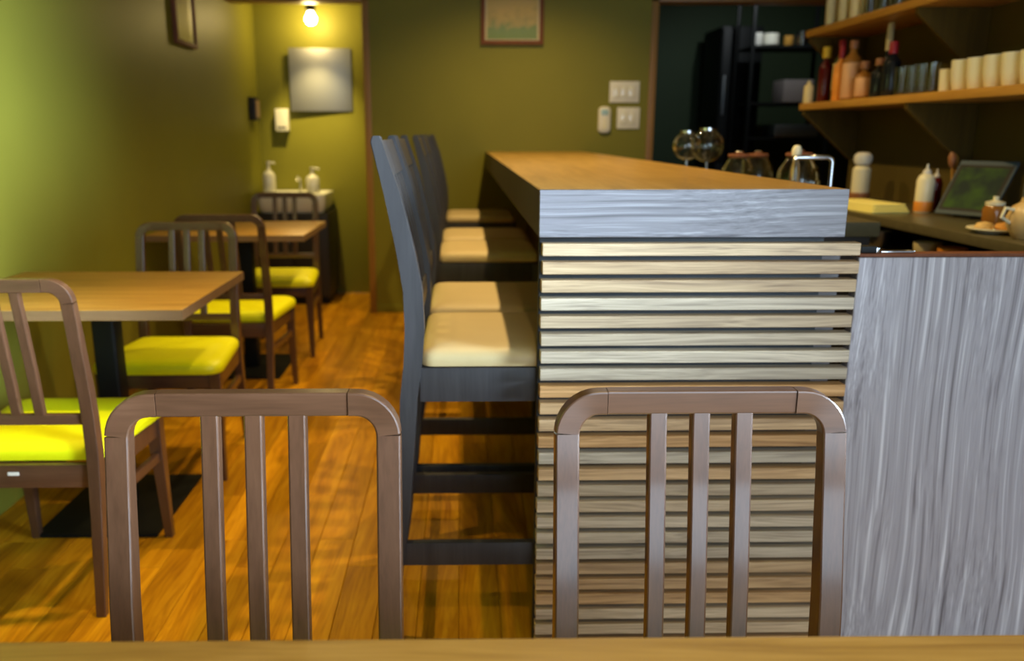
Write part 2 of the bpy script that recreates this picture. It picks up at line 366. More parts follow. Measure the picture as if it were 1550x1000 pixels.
# ------------------------------------------------------------------ chairs
def post_y(z):      # side profile of a back post / rear leg (local y, chair faces +y)
    P = [(0, -.004), (.15, .018), (.30, .042), (.42, .052), (.52, .046), (.65, .026), (.78, .006), (.823, 0)]
    for (a, ya), (b, yb) in zip(P, P[1:]):
        if a <= z <= b: t = (z-a)/(b-a); t = t*t*(3-2*t)*.35 + t*.65; return ya+(yb-ya)*t
    return 0
def sec_at(z): 
    wd = .030 if z > .35 else .030 - (.35-z)*.018
    tk = .022 + max(0, .012*(1-abs(z-.40)/.35)) if z < .75 else .022
    return (wd, tk)
HW = .1665                        # half spacing of the posts (centre line)
def make_chair(label, group=None):
    r = thing('dining_chair', label, 'chair', group=group)
    J = .768
    for s in (-1, 1):
        zs = [0, .08, .16, .24, .32, .40, .48, .56, .64, .71, J-.0006]
        bm = bm_new(); sweep(bm, [(s*HW, post_y(z), z) for z in zs], [sec_at(z) for z in zs], (0, 1, 0))
        obj('back_leg', bm, M['chair'], r, True, ang=15)
        # rounded corner block
        rr = .040; zc = .8075-rr; pts = [(s*HW, post_y(J), J+.0006)]
        for j in range(1, 9):
            a = j/8*PI/2; x = s*(HW-rr+rr*math.cos(a)); z = zc+rr*math.sin(a); z = max(z, J+.001+j*.0002); pts.append((x, post_y(z), z))
        pts.append((s*.1175, post_y(.8075), .8075))
        bm = bm_new(); sweep(bm, pts, [(.030, .022)]*len(pts), (0, 1, 0)); obj('corner_block', bm, M['chair_x'], r, True, ang=15)
    bm = bm_new(); sweep(bm, [(x, 0.0008, .8075) for x in (-.1165, -.06, 0, .06, .1165)], [(.030, .022)]*5, (0, 1, 0)); obj('top_rail', bm, M['chair_x'], r, True, ang=15)
    for k in (-1, 0, 1):
        zs = [.494, .58, .65, .72, .76, .793]
        bm = bm_new(); sweep(bm, [(k*.0535, post_y(z)-.001, z) for z in zs], [(.0225, .017)]*6, (0, 1, 0)); obj('back_slat', bm, M['chair'], r, True, ang=15)
    y = post_y(.5); bx('lower_back_rail', (-HW+.015, HW-.015, y-.009, y+.009, .470, .495), M['chair_x'], r, .003)
    # seat frame
    bx('rear_apron', (-HW+.014, HW-.014, .040, .062, .312, .370), M['chair_x'], r, .002)
    bx('front_apron', (-.165, .165, .375, .395, .318, .370), M['chair_x'], r, .002)
    for s in (-1, 1):
        bm = bm_new(); sweep(bm, [(s*HW, .066, .342), (s*.184, .366, .342)], [(.020, .052), (.020, .052)], (0, 0, 1)); obj('side_apron', bm, M['chair'], r, True, ang=15)
        bm = bm_new(); sweep(bm, [(s*HW, .055, .255), (s*.186, .372, .255)], [(.018, .026), (.018, .026)], (0, 0, 1)); obj('side_stretcher', bm, M['chair'], r, True, ang=15)
        bm = bm_new(); sweep(bm, [(s*.190, .400, 0), (s*.187, .392, .15), (s*.184, .384, .300), (s*.184, .384, .372)], [(.023, .023), (.029, .029), (.036, .036), (.036, .036)], (0, 1, 0)); obj('front_leg', bm, M['chair'], r, True, ang=15)
    bm = bm_new()
    cushion(bm, [(-.178, .058), (.178, .058), (.214, .425), (-.214, .425)], [.03, .03, .06, .06],
            [(.012, .371), (.002, .374), (-.002, .384), (-.002, .396), (.003, .405), (.011, .412), (.024, .4175), (.05, .422), (.10, .425), (.15, .426)])
    obj('seat', bm, M['seat'], r, True)
    return r
ch = make_chair('brown slat-back chair nearest the camera, left of the slatted counter end', 'chairs facing the foreground table')
ch.location = (-.2575, .972, 0); ch.rotation_euler.z = PI
CH = [((.2965, .972, 0), PI, 'brown slat-back chair nearest the camera, in front of the slatted counter end', 'chairs facing the foreground table'),
      ((-1.037, 1.79, 0), math.radians(0), 'brown chair with yellow seat cut by the left edge, at the nearer wall table', 'chairs at the wall tables'),
      ((-.992, 2.985, 0), PI, 'brown chair with yellow seat tucked behind the nearer wall table', 'chairs at the wall tables'),
      ((-.962, 3.275, 0), 0, 'brown chair with yellow seat, back to us, in front of the far wall table', 'chairs at the wall tables'),
      ((-.966, 4.55, 0), PI, 'farthest brown chair with yellow seat, beyond the far wall table', 'chairs at the wall tables')]
chairs = [ch]
for loc, rz, lab, g in CH: chairs.append(dup(ch, loc, rz, lab, g))
lt = bx('label_tag', (-.038, -.012, .0375, .0395, .345, .353), M['white'], chairs[2], 0); tag(lt, 'small white maker tag')

# ------------------------------------------------------------------ tables
def make_table(name, label, w_, d, plate_dy=.06):
    M.setdefault('band', wood('table_edge_band', [(.3, (.17, .095, .04)), (.7, (.24, .14, .065))], 0, 40, .05, .45))
    r = thing(name, label, 'table', group='oak tables')
    o = bx('tabletop', (-w_/2, w_/2, -d/2, d/2, .672, .70), M['oak'], r, .0025)
    for d in ((-w_/2-.0008, w_/2+.0008, -d/2-.0008, -d/2), (-w_/2-.0008, w_/2+.0008, d/2, d/2+.0008), (-w_/2-.0008, -w_/2, -d/2, d/2), (w_/2, w_/2+.0008, -d/2, d/2)):
        bx('edge_band', (*d, .6735, .6985), M['band'], r, 0)
    bx('column', (-.033, .033, plate_dy-.033, plate_dy+.033, .012, .66), M['black'], r, .008, 3)
    bx('top_plate', (-.16, .16, plate_dy-.14, plate_dy+.12, .66, .672), M['black'], r, .002)
    bx('base_plate', (-.175, .175, plate_dy-.215, plate_dy+.215, 0, .011), M['black'], r, .003)
    return r
tb = make_table('cafe_table', 'nearer oak wall table with black pedestal, between two yellow-seated chairs', .70, .60)
tb.location = (-1.055, 2.335, 0)
dup(tb, (-1.04, 3.905, 0), 0, 'far oak wall table with black pedestal, near the wash basin')
ft = make_table('cafe_table', 'oak tabletop edge running along the bottom of the photo', 1.9, .62, 0)
ft.location = (.05, .638-.31, 0); ft.rotation_euler.z = math.radians(-.3)

# ------------------------------------------------------------------ bar stools (face +x towards the counter)
LZ = [(0, -.185, -.158), (.11, -.172, -.140), (.19, -.163, -.133), (.245, -.157, -.125), (.317, -.149, -.116), (.45, -.138, -.105), (.583, -.132, -.095), (.66, -.123, -.084),
      (.734, -.119, -.078), (.815, -.121, -.081), (.902, -.134, -.097), (1.016, -.156, -.124), (1.115, -.180, -.157), (1.127, -.176, -.160)]
def curve_x(z, k):
    for a, b in zip(LZ, LZ[1:]):
        if a[0] <= z <= b[0]: t = (z-a[0])/(b[0]-a[0]); return a[k]*(1-t)+b[k]*t
    return LZ[-1][k]
def make_stool(label):
    r = thing('bar_stool', label, 'stool', group='black bar stools along the counter')
    for y in (0, .378):
        bm = bm_new(); poly = [(p[1], p[0]) for p in LZ] + [(p[2], p[0]) for p in reversed(LZ)]
        prism(bm, poly, 1, y, y+.030); bmesh.ops.bevel(bm, geom=[e for e in bm.edges], offset=.002, segments=2, affect='EDGES', clamp_overlap=True)
        obj('back_leg', bm, M['stool'], r, True)
        bm = bm_new(); sweep(bm, [(.292, y+.015, 0), (.292, y+.015, .4), (.290, y+.015, .648)], [(.026, .026), (.030, .030), (.034, .030)], (0, 1, 0)); obj('front_leg', bm, M['stool'], r, True)
        bx('side_apron', (-.090, .275, y+.004, y+.026, .575, .650), M['stool'], r, .002)
        bx('side_stretcher', (-.135, .279, y+.005, y+.025, .190, .244), M['stool'], r, .002)
    bx('rear_apron', (-.118, -.098, .030, .378, .575, .650), M['stool'], r, .002)
    bx('front_apron', (.279, .301, .030, .378, .575, .650), M['stool'], r, .002)
    bx('footrest', (.282, .304, .030, .378, .250, .290), M['stool'], r, .003)
    bx('rear_stretcher', (-.152, -.134, .030, .378, .250, .290), M['stool'], r, .002)
    for z0, z1 in ((1.045, 1.118), (.745, .79)):
        poly = [(curve_x(z, 1)+.010, z) for z in (z0, (z0+z1)/2, z1)] + [(curve_x(z, 2)-.008, z) for z in (z1, (z0+z1)/2, z0)]
        bm = bm_new(); prism(bm, poly, 1, .029, .379); bevel(bm, .0015, 1); obj('back_rail', bm, M['stool'], r, True)
    for k in range(5):
        y = .030 + (k+.5)*.0696 - .016; zs = [.785, .85, .92, .98, 1.05]
        poly = [(curve_x(z, 1)+.014, z) for z in zs] + [(curve_x(z, 2)-.012, z) for z in reversed(zs)]
        bm = bm_new(); prism(bm, poly, 1, y, y+.032); bevel(bm, .001, 1); obj('back_slat', bm, M['stool'], r, True)
    bm = bm_new()
    cushion(bm, [(-.088, .002), (.300, .002), (.300, .406), (-.088, .406)], .03, [(.008, .651), (.001, .654), (-.001, .662), (.001, .672), (.006, .680), (.016, .686), (.04, .690), (.08, .692)])
    obj('seat', bm, M['beige'], r, True)
    return r
st = make_stool('nearest black bar stool, its beige seat lit bluish by daylight'); st.location = (0, 1.665, 0)
for y, lab in ((2.105, 'second black bar stool from the camera, close behind the nearest one'), (3.12, 'third black bar stool, beyond the gap in the row'),
               (3.60, 'fourth black bar stool along the counter, behind the third'), (4.60, 'farthest black bar stool, last before the olive wall')):
    dup(st, (0, y, 0), 0, lab)

# ------------------------------------------------------------------ pictures, switches on the walls
def art(name, kind):
    mt, nt, b = _nt(name); N = nt.nodes; L = nt.links
    tc = N.new('ShaderNodeTexCoord'); vo = N.new('ShaderNodeTexVoronoi'); vo.inputs['Scale'].default_value = 14
    n = N.new('ShaderNodeTexNoise'); n.inputs['Scale'].default_value = 9
    L.new(tc.outputs['Object'], vo.inputs['Vector']); L.new(tc.outputs['Object'], n.inputs['Vector'])
    sp = N.new('ShaderNodeSeparateXYZ'); L.new(tc.outputs['Object'], sp.inputs[0])
    ad = N.new('ShaderNodeMath'); ad.operation = 'MULTIPLY_ADD'; ad.inputs[1].default_value = 4.6 if kind == 0 else .8; ad.inputs[2].default_value = -.20 if kind == 0 else .2; L.new(sp.outputs['Z'], ad.inputs[0])
    a2 = N.new('ShaderNodeMath'); a2.operation = 'ADD'; L.new(ad.outputs[0], a2.inputs[0]); 
    m2 = N.new('ShaderNodeMath'); m2.operation = 'MULTIPLY'; m2.inputs[1].default_value = .55; L.new(n.outputs['Fac'], m2.inputs[0]); L.new(m2.outputs[0], a2.inputs[1]); n.inputs['Scale'].default_value = 22; m2.inputs[1].default_value = .9; ad.inputs[2].default_value -= .2
    cr = N.new('ShaderNodeValToRGB'); e = cr.color_ramp.elements; e[0].position = .50; e[0].color = (.20, .27, .08, 1); e[1].position = .62; e[1].color = (.40, .32, .10, 1)
    q = e.new(1.0); q.color = (.60, .42, .13, 1)
    if kind == 1: e[0].position = .35; e[0].color = (.45, .42, .10, 1); e[1].color = (.95, .74, .30, 1)
    L.new(a2.outputs[0], cr.inputs['Fac']); L.new(cr.outputs[0], b.inputs['Base Color']); b.inputs['Roughness'].default_value = .8
    return mt
def picture(label, w_, h_, fw, kind, loc, rz):
    r = thing('framed_picture', label, 'picture', loc, rz)   # local: width along x, front towards -y, origin bottom centre
    for d in ((-w_/2, -w_/2+fw, 0, h_), (w_/2-fw, w_/2, 0, h_), (-w_/2+fw, w_/2-fw, 0, fw), (-w_/2+fw, w_/2-fw, h_-fw, h_)):
        bx('frame_side', (d[0], d[1], -.022, 0, d[2], d[3]), M['frame'], r, .002)
    bx('mount_board', (-w_/2+fw, w_/2-fw, -.008, -.001, fw, h_-fw), M['mat_board'], r, 0)
    i = fw+.014; bx('print', (-w_/2+i, w_/2-i, -.0095, -.008, i-.006, h_-i), art('leafy_print_%d' % kind, kind), r, 0)
    bx('glazing', (-w_/2+fw, w_/2-fw, -.0145, -.0125, fw, h_-fw), M['glazing'] if kind == 0 else M['glazing_soft'], r, 0)
    return r
picture('brown framed picture with gold and green print on the far olive wall', .378, .50, .024, 0, (.311, YF-.001, 1.657), 0)
picture('small narrow-looking brown framed picture on the left wall', .32, .42, .024, 1, (XL+.001, 4.43, 1.565), PI/2)
sw = thing('light_switch_plate', 'wider cream light switch plate, upper one beside the kitchen doorway', 'light switch', (1.007, YF, 1.32))
bx('plate', (-.092, .092, -.008, 0, 0, .126), M['white'], sw, .003)
for i in range(3): bx('rocker', (-.07+i*.048, -.026+i*.048, -.012, -.008, .028, .098), M['ceramic'], sw, .002)
sw = thing('light_switch_plate', 'square cream switch plate directly below the wider one', 'light switch', (1.037, YF, 1.163))
bx('plate', (-.070, .070, -.008, 0, 0, .128), M['white'], sw, .003)
for i in range(2): bx('rocker', (-.045+i*.046, -.003+i*.046, -.012, -.008, .028, .1), M['ceramic'], sw, .002)
rc = thing('remote_control', 'slim white air conditioner remote in a wall holder left of the switches', 'remote', (.888, YF, 1.13))
bm = bm_new(); cushion(bm, [(-.038, -.08), (.038, -.08), (.038, .08), (-.038, .08)], .03, [(0, 0), (0, .012), (.004, .018), (.01, .020)])
for v in bm.verts: v.co = Vector((v.co.x, -v.co.z, v.co.y+.086))
obj('body', bm, M['white'], rc, True)
bx('screen', (-.022, .022, -.0225, -.020, .115, .148), col('pale_blue_display', (.35, .55, .60), .3), rc, .001)
for i in range(3): bx('button', (-.012, .012, -.0228, -.0205, .035+i*.022, .047+i*.022), M['cream'], rc, .001)
ic = thing('wall_intercom', 'small dark wall box on the left wall by the alcove', 'intercom', (XL, 5.72, 1.22))
bx('case', (0, .045, -.06, .06, 0, .15), M['dark'], ic, .004)
bx('face_plate', (.045, .052, -.045, .045, .02, .13), col('tan_plastic', (.32, .2, .12)), ic, .002)

# ------------------------------------------------------------------ alcove: wash stand, mirror, lamp
cab = thing('washstand_cabinet', 'dark washstand cabinet under the white basin', 'cabinet', (-1.13, 5.70, 0))
bx('body', (-.24, .24, -.19, .23, .05, .62), M['dark'], cab, .003)
bx('plinth', (-.22, .22, -.17, .22, 0, .05), M['black'], cab, .002)
for s in (-1, 1):
    d_ = bx('door', (s*.119-.116, s*.119+.116, -.208, -.191, .06, .61), M['dark'], cab, .003)
    bx('handle', (s*.03-.005, s*.03+.005, -.222, -.209, .42, .54), M['steel'], d_, .002)
bas = thing('wash_basin', 'white rectangular wash basin on the dark cabinet', 'basin', (-1.13, 5.70, .62))
bm = bm_new()
cushion(bm, [(-.225, -.20), (.225, -.20), (.225, .225), (-.225, .225)], .05, [(.025, 0), (.01, .02), (0, .06), (-.004, .115), (-.002, .122), (.012, .124), (.03, .118), (.045, .08), (.08, .045), (.15, .04)])
obj('bowl', bm, M['ceramic'], bas, True)
bm = bm_new(); tube(bm, [(0, .17, .121), (0, .17, .20), (0, .14, .225), (0, .09, .222), (0, .07, .20)], .010); obj('spout', bm, M['chrome'], bas, True)
def pump(label, loc, h_, r_, m_, n='soap_dispenser'):
    r = thing(n, label, 'soap bottle', loc, group='pump bottles on the wash basin')
    bm = bm_new(); lathe(bm, [(0, 0), (r_*.95, 0), (r_, .006), (r_, h_*.55), (r_*.75, h_*.66), (r_*.35, h_*.72), (0, h_*.72)], 20); obj('bottle_body', bm, m_, r, True)
    bm = bm_new(); tube(bm, [(0, 0, h_*.72), (0, 0, h_*.93)], [r_*.30, r_*.16]); tube(bm, [(0, 0, h_*.93), (0, 0, h_)], r_*.3); tube(bm, [(0, 0, h_*.965), (r_*.9, 0, h_*.955), (r_*1.0, 0, h_*.92)], r_*.13); obj('pump', bm, M['white'], r, True)
    return r
pump('taller pale pump bottle at the left end of the basin', (-1.29, 5.62, .7435), .21, .042, M['ceramic'])
pump('shorter pale pump bottle right of the basin centre', (-1.00, 5.62, .7435), .17, .046, M['ceramic'])
mr_ = thing('wall_mirror', 'frameless square mirror above the wash basin', 'mirror', (-.965, YA-.022, 1.285), math.radians(5))
bx('mirror_glass', (-.21, .21, -.006, 0, 0, .415), M['mirror'], mr_, .0015)
bx('backing', (-.12, .12, 0, .010, .005, .41), M['steel'], mr_, 0)
td = thing('paper_dispenser', 'small white paper dispenser box left of the mirror', 'dispenser', (-1.24, YA, 1.15))
bx('case', (-.044, .044, -.07, 0, 0, .15), M['white'], td, .008, 3)
bx('paper_slot', (-.03, .03, -.073, -.069, .02, .03), M['dark'], td, 0)
lp = thing('bulb_lamp', 'bare glowing bulb in a dark holder above the mirror', 'lamp', (-.985, 5.74, H))
bm = bm_new(); lathe(bm, [(0, 0), (.05, 0), (.05, -.02), (.012, -.03), (.009, -.10), (.009, -.42), (.03, -.43), (.033, -.505), (.020, -.51), (0, -.51)], 20); obj('lamp_holder', bm, M['black'], lp, True)
bm = bm_new(); lathe(bm, [(0, -.51), (.018, -.512), (.024, -.525), (.036, -.545), (.037, -.560), (.028, -.580), (.014, -.590), (0, -.592)], 20); tag(obj('bulb', bm, M['bulb'], lp, True), 'glowing warm bulb')

# ------------------------------------------------------------------ wall shelves behind the bar
def shelf(label, z0):
    r = thing('wall_shelf', label, 'shelf', (XR, 0, z0), group='wooden wall shelves')
    bx('board', (-.27, 0, 1.9, 4.0, 0, .030), M['shelf'], r, .003)
    for y in (3.955, 3.04, 2.12):
        bm = bm_new(); prism(bm, [(-.262, 0), (0, 0), (0, -.225), (-.03, -.225), (-.262, -.022)], 1, y, y+.022); bevel(bm, .002, 1); obj('bracket', bm, M['bracket'], r, True)
    return r
shelf('lower wooden wall shelf with bottles and cups', 1.240)
shelf('upper wooden wall shelf at the top right corner', 1.565)
Z1 = 1.270; Z2 = 1.595
def bottle(label, x, y, h_, r_, body, cap, lab=None, neck=.26, capl=.08, z=Z1, lz=(.14, .5), n='liquor_bottle', shoulder=.62, capr=.4):
    r = thing(n, label, 'bottle', (x, y, z), group='bottles on the lower shelf')
    s = h_*shoulder; nr = r_*.34; ct = h_*(1-capl)
    bm = bm_new(); lathe(bm, [(0, 0), (r_*.93, 0), (r_, .006), (r_, s), (r_*.85, s+h_*.05), (nr*1.2, s+h_*.13), (nr, s+h_*.18), (nr, ct), (0, ct)], 22); obj('glass_body', bm, body, r, True)
    bm = bm_new(); lathe(bm, [(0, ct), (r_*capr, ct), (r_*capr, h_-.003), (r_*capr*.9, h_), (0, h_)], 18); obj('cap', bm, cap, r, True)
    if lab:
        bm = bm_new(); lathe(bm, [(r_+.0008, h_*lz[0]), (r_+.0014, h_*lz[0]+.001), (r_+.0014, h_*lz[1]), (r_+.0008, h_*lz[1]+.001)], 22); obj('paper_label', bm, lab, r, True)
    return r
dkred = col('dark_red_glass', (.10, .008, .008), .12); dk = col('black_glass', (.010, .012, .014), .1)
yel = col('yellow_cap', (.75, .50, .03)); redc = col('red_cap', (.35, .015, .02)); ora = col('orange_label', (.80, .30, .04)); pink = col('peach_label', (.72, .40, .20))
amber = col('amber_glass', (.32, .13, .02), .12); grn = col('green_glass', (.06, .09, .04), .12); crm = col('cream_label', (.72, .60, .30)); brn = col('brown_cap', (.32, .13, .05))
bottle('short pale bottle at the far end of the lower shelf', 1.625, 3.965, .10, .022, crm, crm, n='liquor_bottle', shoulder=.75)
bottle('small amber bottle with yellow cap, second on the lower shelf', 1.75, 3.93, .155, .024, amber, yel, yel, lz=(.12, .4), capl=.16, capr=.75)
bottle('tall dark red bottle with round yellow cap on the lower shelf', 1.665, 3.895, .245, .028, dkred, yel, None, capl=.20, capr=.65)
bottle('green bottle with cream label and pinkish cap on the lower shelf', 1.69, 3.80, .265, .030, grn, redc, crm, capl=.10, capr=.5, lz=(.2, .62))
bottle('orange bottle with bright red neck on the lower shelf', 1.655, 3.715, .230, .029, ora, redc, ora, capl=.22, capr=.45)
bottle('wide bottle with peach label and brown cap on the lower shelf', 1.665, 3.63, .245, .038, amber, brn, pink, capl=.13, lz=(.04, .62), capr=.45, shoulder=.66)
bottle('squat bottle with beige label and brown cap on the lower shelf', 1.66, 3.50, .150, .034, amber, brn, pink, capl=.20, lz=(.08, .56), capr=.6, shoulder=.6)
bottle('tallest black bottle with cream neck and cap on the lower shelf', 1.715, 3.435, .290, .031, dk, crm, None, capl=.36, capr=.42, shoulder=.42)
bottle('black bottle with orange cap on the lower shelf', 1.655, 3.365, .150, .032, dk, brn, None, capl=.18, capr=.6)
bottle('last black bottle with dark red cap before the glasses', 1.66, 3.285, .205, .032, dk, redc, None, capl=.22, capr=.5)
def tumbler(label, x, y, z, h_, r_, group, m_='glass', name='drinking_glass', cat='glass'):
    bm = bm_new(); lathe(bm, [(0, 0), (r_*.82, 0), (r_*.84, .003), (r_, h_), (r_-.0025, h_), (r_*.78, .010), (0, .009)], 20)
    o = obj(name, bm, M[m_], None, True, (x, y, z)); return tag(o, label, cat, group)
g0 = None
for i, y in enumerate((3.20, 3.13, 3.06, 2.99)):
    lab = ('clear tumbler right beside the last black bottle on the lower shelf', 'second clear tumbler after the bottles on the lower shelf', 'third clear tumbler after the bottles on the lower shelf', 'clear tumbler beside the small cream cup on the lower shelf')[i]
    tumbler(lab, 1.66, y, Z1, .105, .027, 'clear tumblers on the lower shelf')
tumbler('small plain cream cup between the tumblers and the mugs', 1.66, 2.90, Z1, .075, .026, 'cream cups on the lower shelf', 'cream', 'cup', 'cup')
def mug(label, x, y, z, rz=0):
    r = thing('mug', label, 'mug', (x, y, z), rz, 'cream mugs on the lower shelf')
    bm = bm_new(); lathe(bm, [(0, 0), (.027, 0), (.030, .004), (.037, .045), (.040, .098), (.037, .098), (.033, .02), (0, .012)], 22); obj('mug_body', bm, M['cream'], r, True)
    bm = bm_new(); tube(bm, [(.035, 0, .078), (.052, 0, .080), (.062, 0, .062), (.058, 0, .040), (.033, 0, .028)], .0045, 8); obj('handle', bm, M['cream'], r, True)
    return r
ordn = ['first', 'second', 'third', 'fourth', 'fifth', 'sixth', 'seventh']
for i in range(7):
    mug('%s cream mug in the front row, counted from the tumblers' % ordn[i], 1.665, 2.815-i*.087, Z1, .3*(i % 3-1))
for i in range(7):
    mug('%s cream mug in the row against the wall, counted from the tumblers' % ordn[i], 1.777, 2.79-i*.088, Z1, .25*(i % 2))
for i, (y, hh) in enumerate(((3.93, .22), (3.80, .22), (3.69, .21))):
    tumbler(('frosted tall glass at the far end of the upper shelf', 'second frosted tall glass on the upper shelf', 'third frosted tall glass on the upper shelf')[i], 1.69, y, Z2, hh, .036, 'pale glasses on the upper shelf', 'cream')
for i, y in enumerate((3.58, 3.47, 3.35, 3.23)):
    tumbler(('clear glass beside the frosted ones, upper shelf', 'second clear glass on the upper shelf', 'third clear glass on the upper shelf', 'clear glass nearest the camera on the upper shelf')[i], 1.69, y, Z2, .13, .035, 'clear glasses on the upper shelf')

# ------------------------------------------------------------------ inner work counter, glassware, tap
iw = thing('work_counter', 'steel work counter hidden behind the bar top', 'counter', (.80, 2.20, 0))
bx('worktop', (0, .33, .0, 2.6, .86, .90), M['backtop'], iw, .003)
bx('cabinet_body', (.01, .31, .01, 2.58, .0, .86), M['dark'], iw, .002)
def globe(label, x, y, rr, zc):
    r = thing('glass_decanter', label, 'decanter', (x, y, .90), group='round glass decanters behind the bar')
    bm = bm_new(); lathe(bm, [(0, 0), (.05, 0), (.052, .006), (.045, .012), (.008, .016), (.006, zc-rr+.002), (0, zc-rr+.002)], 20); obj('stand', bm, M['steel'], r, True)
    bm = bm_new(); o_ = [(rr*math.sin(a*PI/14), zc-rr*math.cos(a*PI/14)) for a in range(0, 13)]; i_ = [((rr-.003)*math.sin(a*PI/14), zc-(rr-.003)*math.cos(a*PI/14)) for a in range(12, -1, -1)]
    lathe(bm, o_+i_, 26); obj('glass_globe', bm, M['glass'], r, True)
    bm = bm_new(); lathe(bm, [(rr*.44, zc+rr*.88), (rr*.50, zc+rr*.90), (rr*.50, zc+rr*1.05), (rr*.42, zc+rr*1.05)], 20); obj('collar', bm, M['chrome'], r, True)
    return r
globe('larger round glass globe on a stand behind the bar', 1.00, 3.40, .066, .185)
globe('round glass globe partly hidden, left of the larger one', .885, 3.28, .055, .185)
def jar(label, x, y, rr, hh):
    r = thing('glass_jar', label, 'jar', (x, y, .90), group='domed glass jars behind the bar')
    bm = bm_new(); pr = [(0, 0), (rr*.8, 0), (rr, .012), (rr*1.05, hh*.35), (rr*.95, hh*.65), (rr*.6, hh*.85), (rr*.45, hh*.88)]
    lathe(bm, pr + [(rr*.40, hh*.88), (rr*.55, hh*.83), (rr*.9, hh*.63), (rr, hh*.35), (rr*.94, .016), (0, .008)], 24); obj('glass_body', bm, M['glass'], r, True)
    bm = bm_new(); lathe(bm, [(0, hh*.87), (rr*.62, hh*.87), (rr*.66, hh*.90), (rr*.62, hh*.94), (0, hh*.95)], 22); li = obj('wooden_lid', bm, M['frame'], r, True)
    bm = bm_new(); lathe(bm, [(0, hh*.945), (.010, hh*.945), (.014, hh*.98), (.010, hh), (0, hh)], 14); obj('knob', bm, M['chrome'], li, True)
    return r
jar('domed glass jar with wooden lid, leftmost of three behind the bar', .945, 2.84, .056, .175)
jar('domed glass jar with wooden lid, middle of three behind the bar', 1.075, 3.02, .056, .172)
jar('largest domed glass jar with wooden lid, nearest the tap', 1.055, 2.60, .064, .185)
fa = thing('water_tap', 'thin chrome right-angled tap rising behind the bar edge', 'tap', (1.022, 2.29, .90))
bm = bm_new(); tube(bm, [(0, 0, .004), (0, 0, .155), (-.004, 0, .164), (-.012, 0, .168), (-.10, 0, .168), (-.104, 0, .162)], .0065, 12); obj('spout', bm, M['chrome'], fa, True)
bm = bm_new(); lathe(bm, [(0, 0), (.022, 0), (.022, .006), (.012, .014), (0, .014)], 18); obj('tap_base', bm, M['chrome'], fa, True)
dsp = thing('glass_cruet', 'slim pale glass cruet standing just left of the tap', 'bottle', (.965, 2.40, .90))
bm = bm_new(); lathe(bm, [(0, 0), (.017, 0), (.018, .004), (.016, .13), (.010, .155), (.009, .17), (0, .17)], 16); obj('cruet_body', bm, M['glass'], dsp, True)
bm = bm_new(); lathe(bm, [(0, .17), (.013, .17), (.014, .185), (.009, .198), (0, .20)], 16); obj('stopper', bm, M['cream'], dsp, True)

tumbler('short green-tinted glass between the cruet and the tap', 1.0, 2.36, .90, .10, .022, 'small glasses behind the bar')
# ------------------------------------------------------------------ back counter with its things
bc = thing('back_counter', 'dark back counter along the right wall under the shelves', 'counter', (1.46, 1.8, 0))
bx('worktop', (0, .409, 0, 2.2, .82, .85), M['backtop'], bc, .002)
bx('side_panel', (.02, .409, .0, .02, 0, .82), M['dark'], bc, .001); bx('side_panel', (.02, .409, 2.18, 2.2, 0, .82), M['dark'], bc, .001)
bx('back_panel', (.39, .408, .02, 2.18, .0, .82), M['dark'], bc, .001)
bx('inner_shelf', (.02, .39, .02, 2.18, .705, .722), M['bracket'], bc, .001)
bx('divider', (.02, .39, .98, 1.0, 0, .705), M['bracket'], bc, .001)
for y in (.02, .51, 1.0, 1.59):
    d_ = bx('door', (.002, .019, y, y+(.48 if y < 1 else .57), .02, .70), M['dark'], bc, .003); bx('handle', (-.012, .002, y+.2, y+.3, .65, .66), M['steel'], d_, .001)
Zb = .85
s1 = thing('canister', 'pale cylinder with a rounded head behind the bar end corner', 'container', (1.72, 3.56, Zb))
bm = bm_new(); lathe(bm, [(0, 0), (.040, 0), (.042, .004), (.042, .035), (0, .035)], 20); obj('base_ring', bm, brn, s1, True)
bm = bm_new(); lathe(bm, [(0, .035), (.036, .035), (.037, .04), (.037, .135), (.026, .148), (0, .150)], 20); obj('cylinder_body', bm, M['cream'], s1, True)
bm = bm_new(); lathe(bm, [(0, .150), (.030, .154), (.038, .172), (.036, .192), (.022, .204), (0, .206)], 20); obj('head', bm, M['white'], s1, True)
yc = thing('yellow_cloth', 'folded pale yellow cloth on the back counter', 'cloth', (1.545, 3.12, Zb), math.radians(6))
for i in range(3): bm = bm_new(); cushion(bm, [(-.075+i*.004, -.15+i*.006), (.075-i*.003, -.15+i*.008), (.07, .17-i*.01), (-.07, .17-i*.006)], .015, [(.002, .0105*i), (0, .0105*i+.003), (0, .0105*i+.008), (.004, .0105*i+.0104)]); obj('fold', bm, col('pale_yellow_cotton_%d' % i, (.80, .72, .22), .9), yc, True)
def simple_bottle(n, label, x, y, h_, r_, m_, capm, basem=None, nozzle=True):
    r = thing(n, label, 'bottle', (x, y, Zb))
    bm = bm_new(); lathe(bm, [(0, .0), (r_*.95, 0), (r_, .005), (r_, h_*.66), (r_*.8, h_*.76), (r_*.45, h_*.80), (0, h_*.80)], 20); obj('bottle_body', bm, m_, r, True)
    bm = bm_new(); lathe(bm, [(0, h_*.80), (r_*.48, h_*.80), (r_*.44, h_*.86), (r_*.16, h_*.90), (r_*.10, h_), (0, h_)], 16); obj('cap', bm, capm, r, True)
    if basem: bm = bm_new(); lathe(bm, [(r_+.0006, .004), (r_+.0012, .006), (r_+.0012, h_*.22), (r_+.0006, h_*.23)], 20); obj('band', bm, basem, r, True)
    return r
simple_bottle('squeeze_bottle', 'cream squeeze bottle with pointed cap and orange band', 1.70, 3.02, .175, .031, M['cream'], M['white'], ora)
simple_bottle('sauce_bottle', 'dark red sauce bottle with pale cap behind the cream one', 1.775, 3.085, .155, .024, dkred, M['white'])
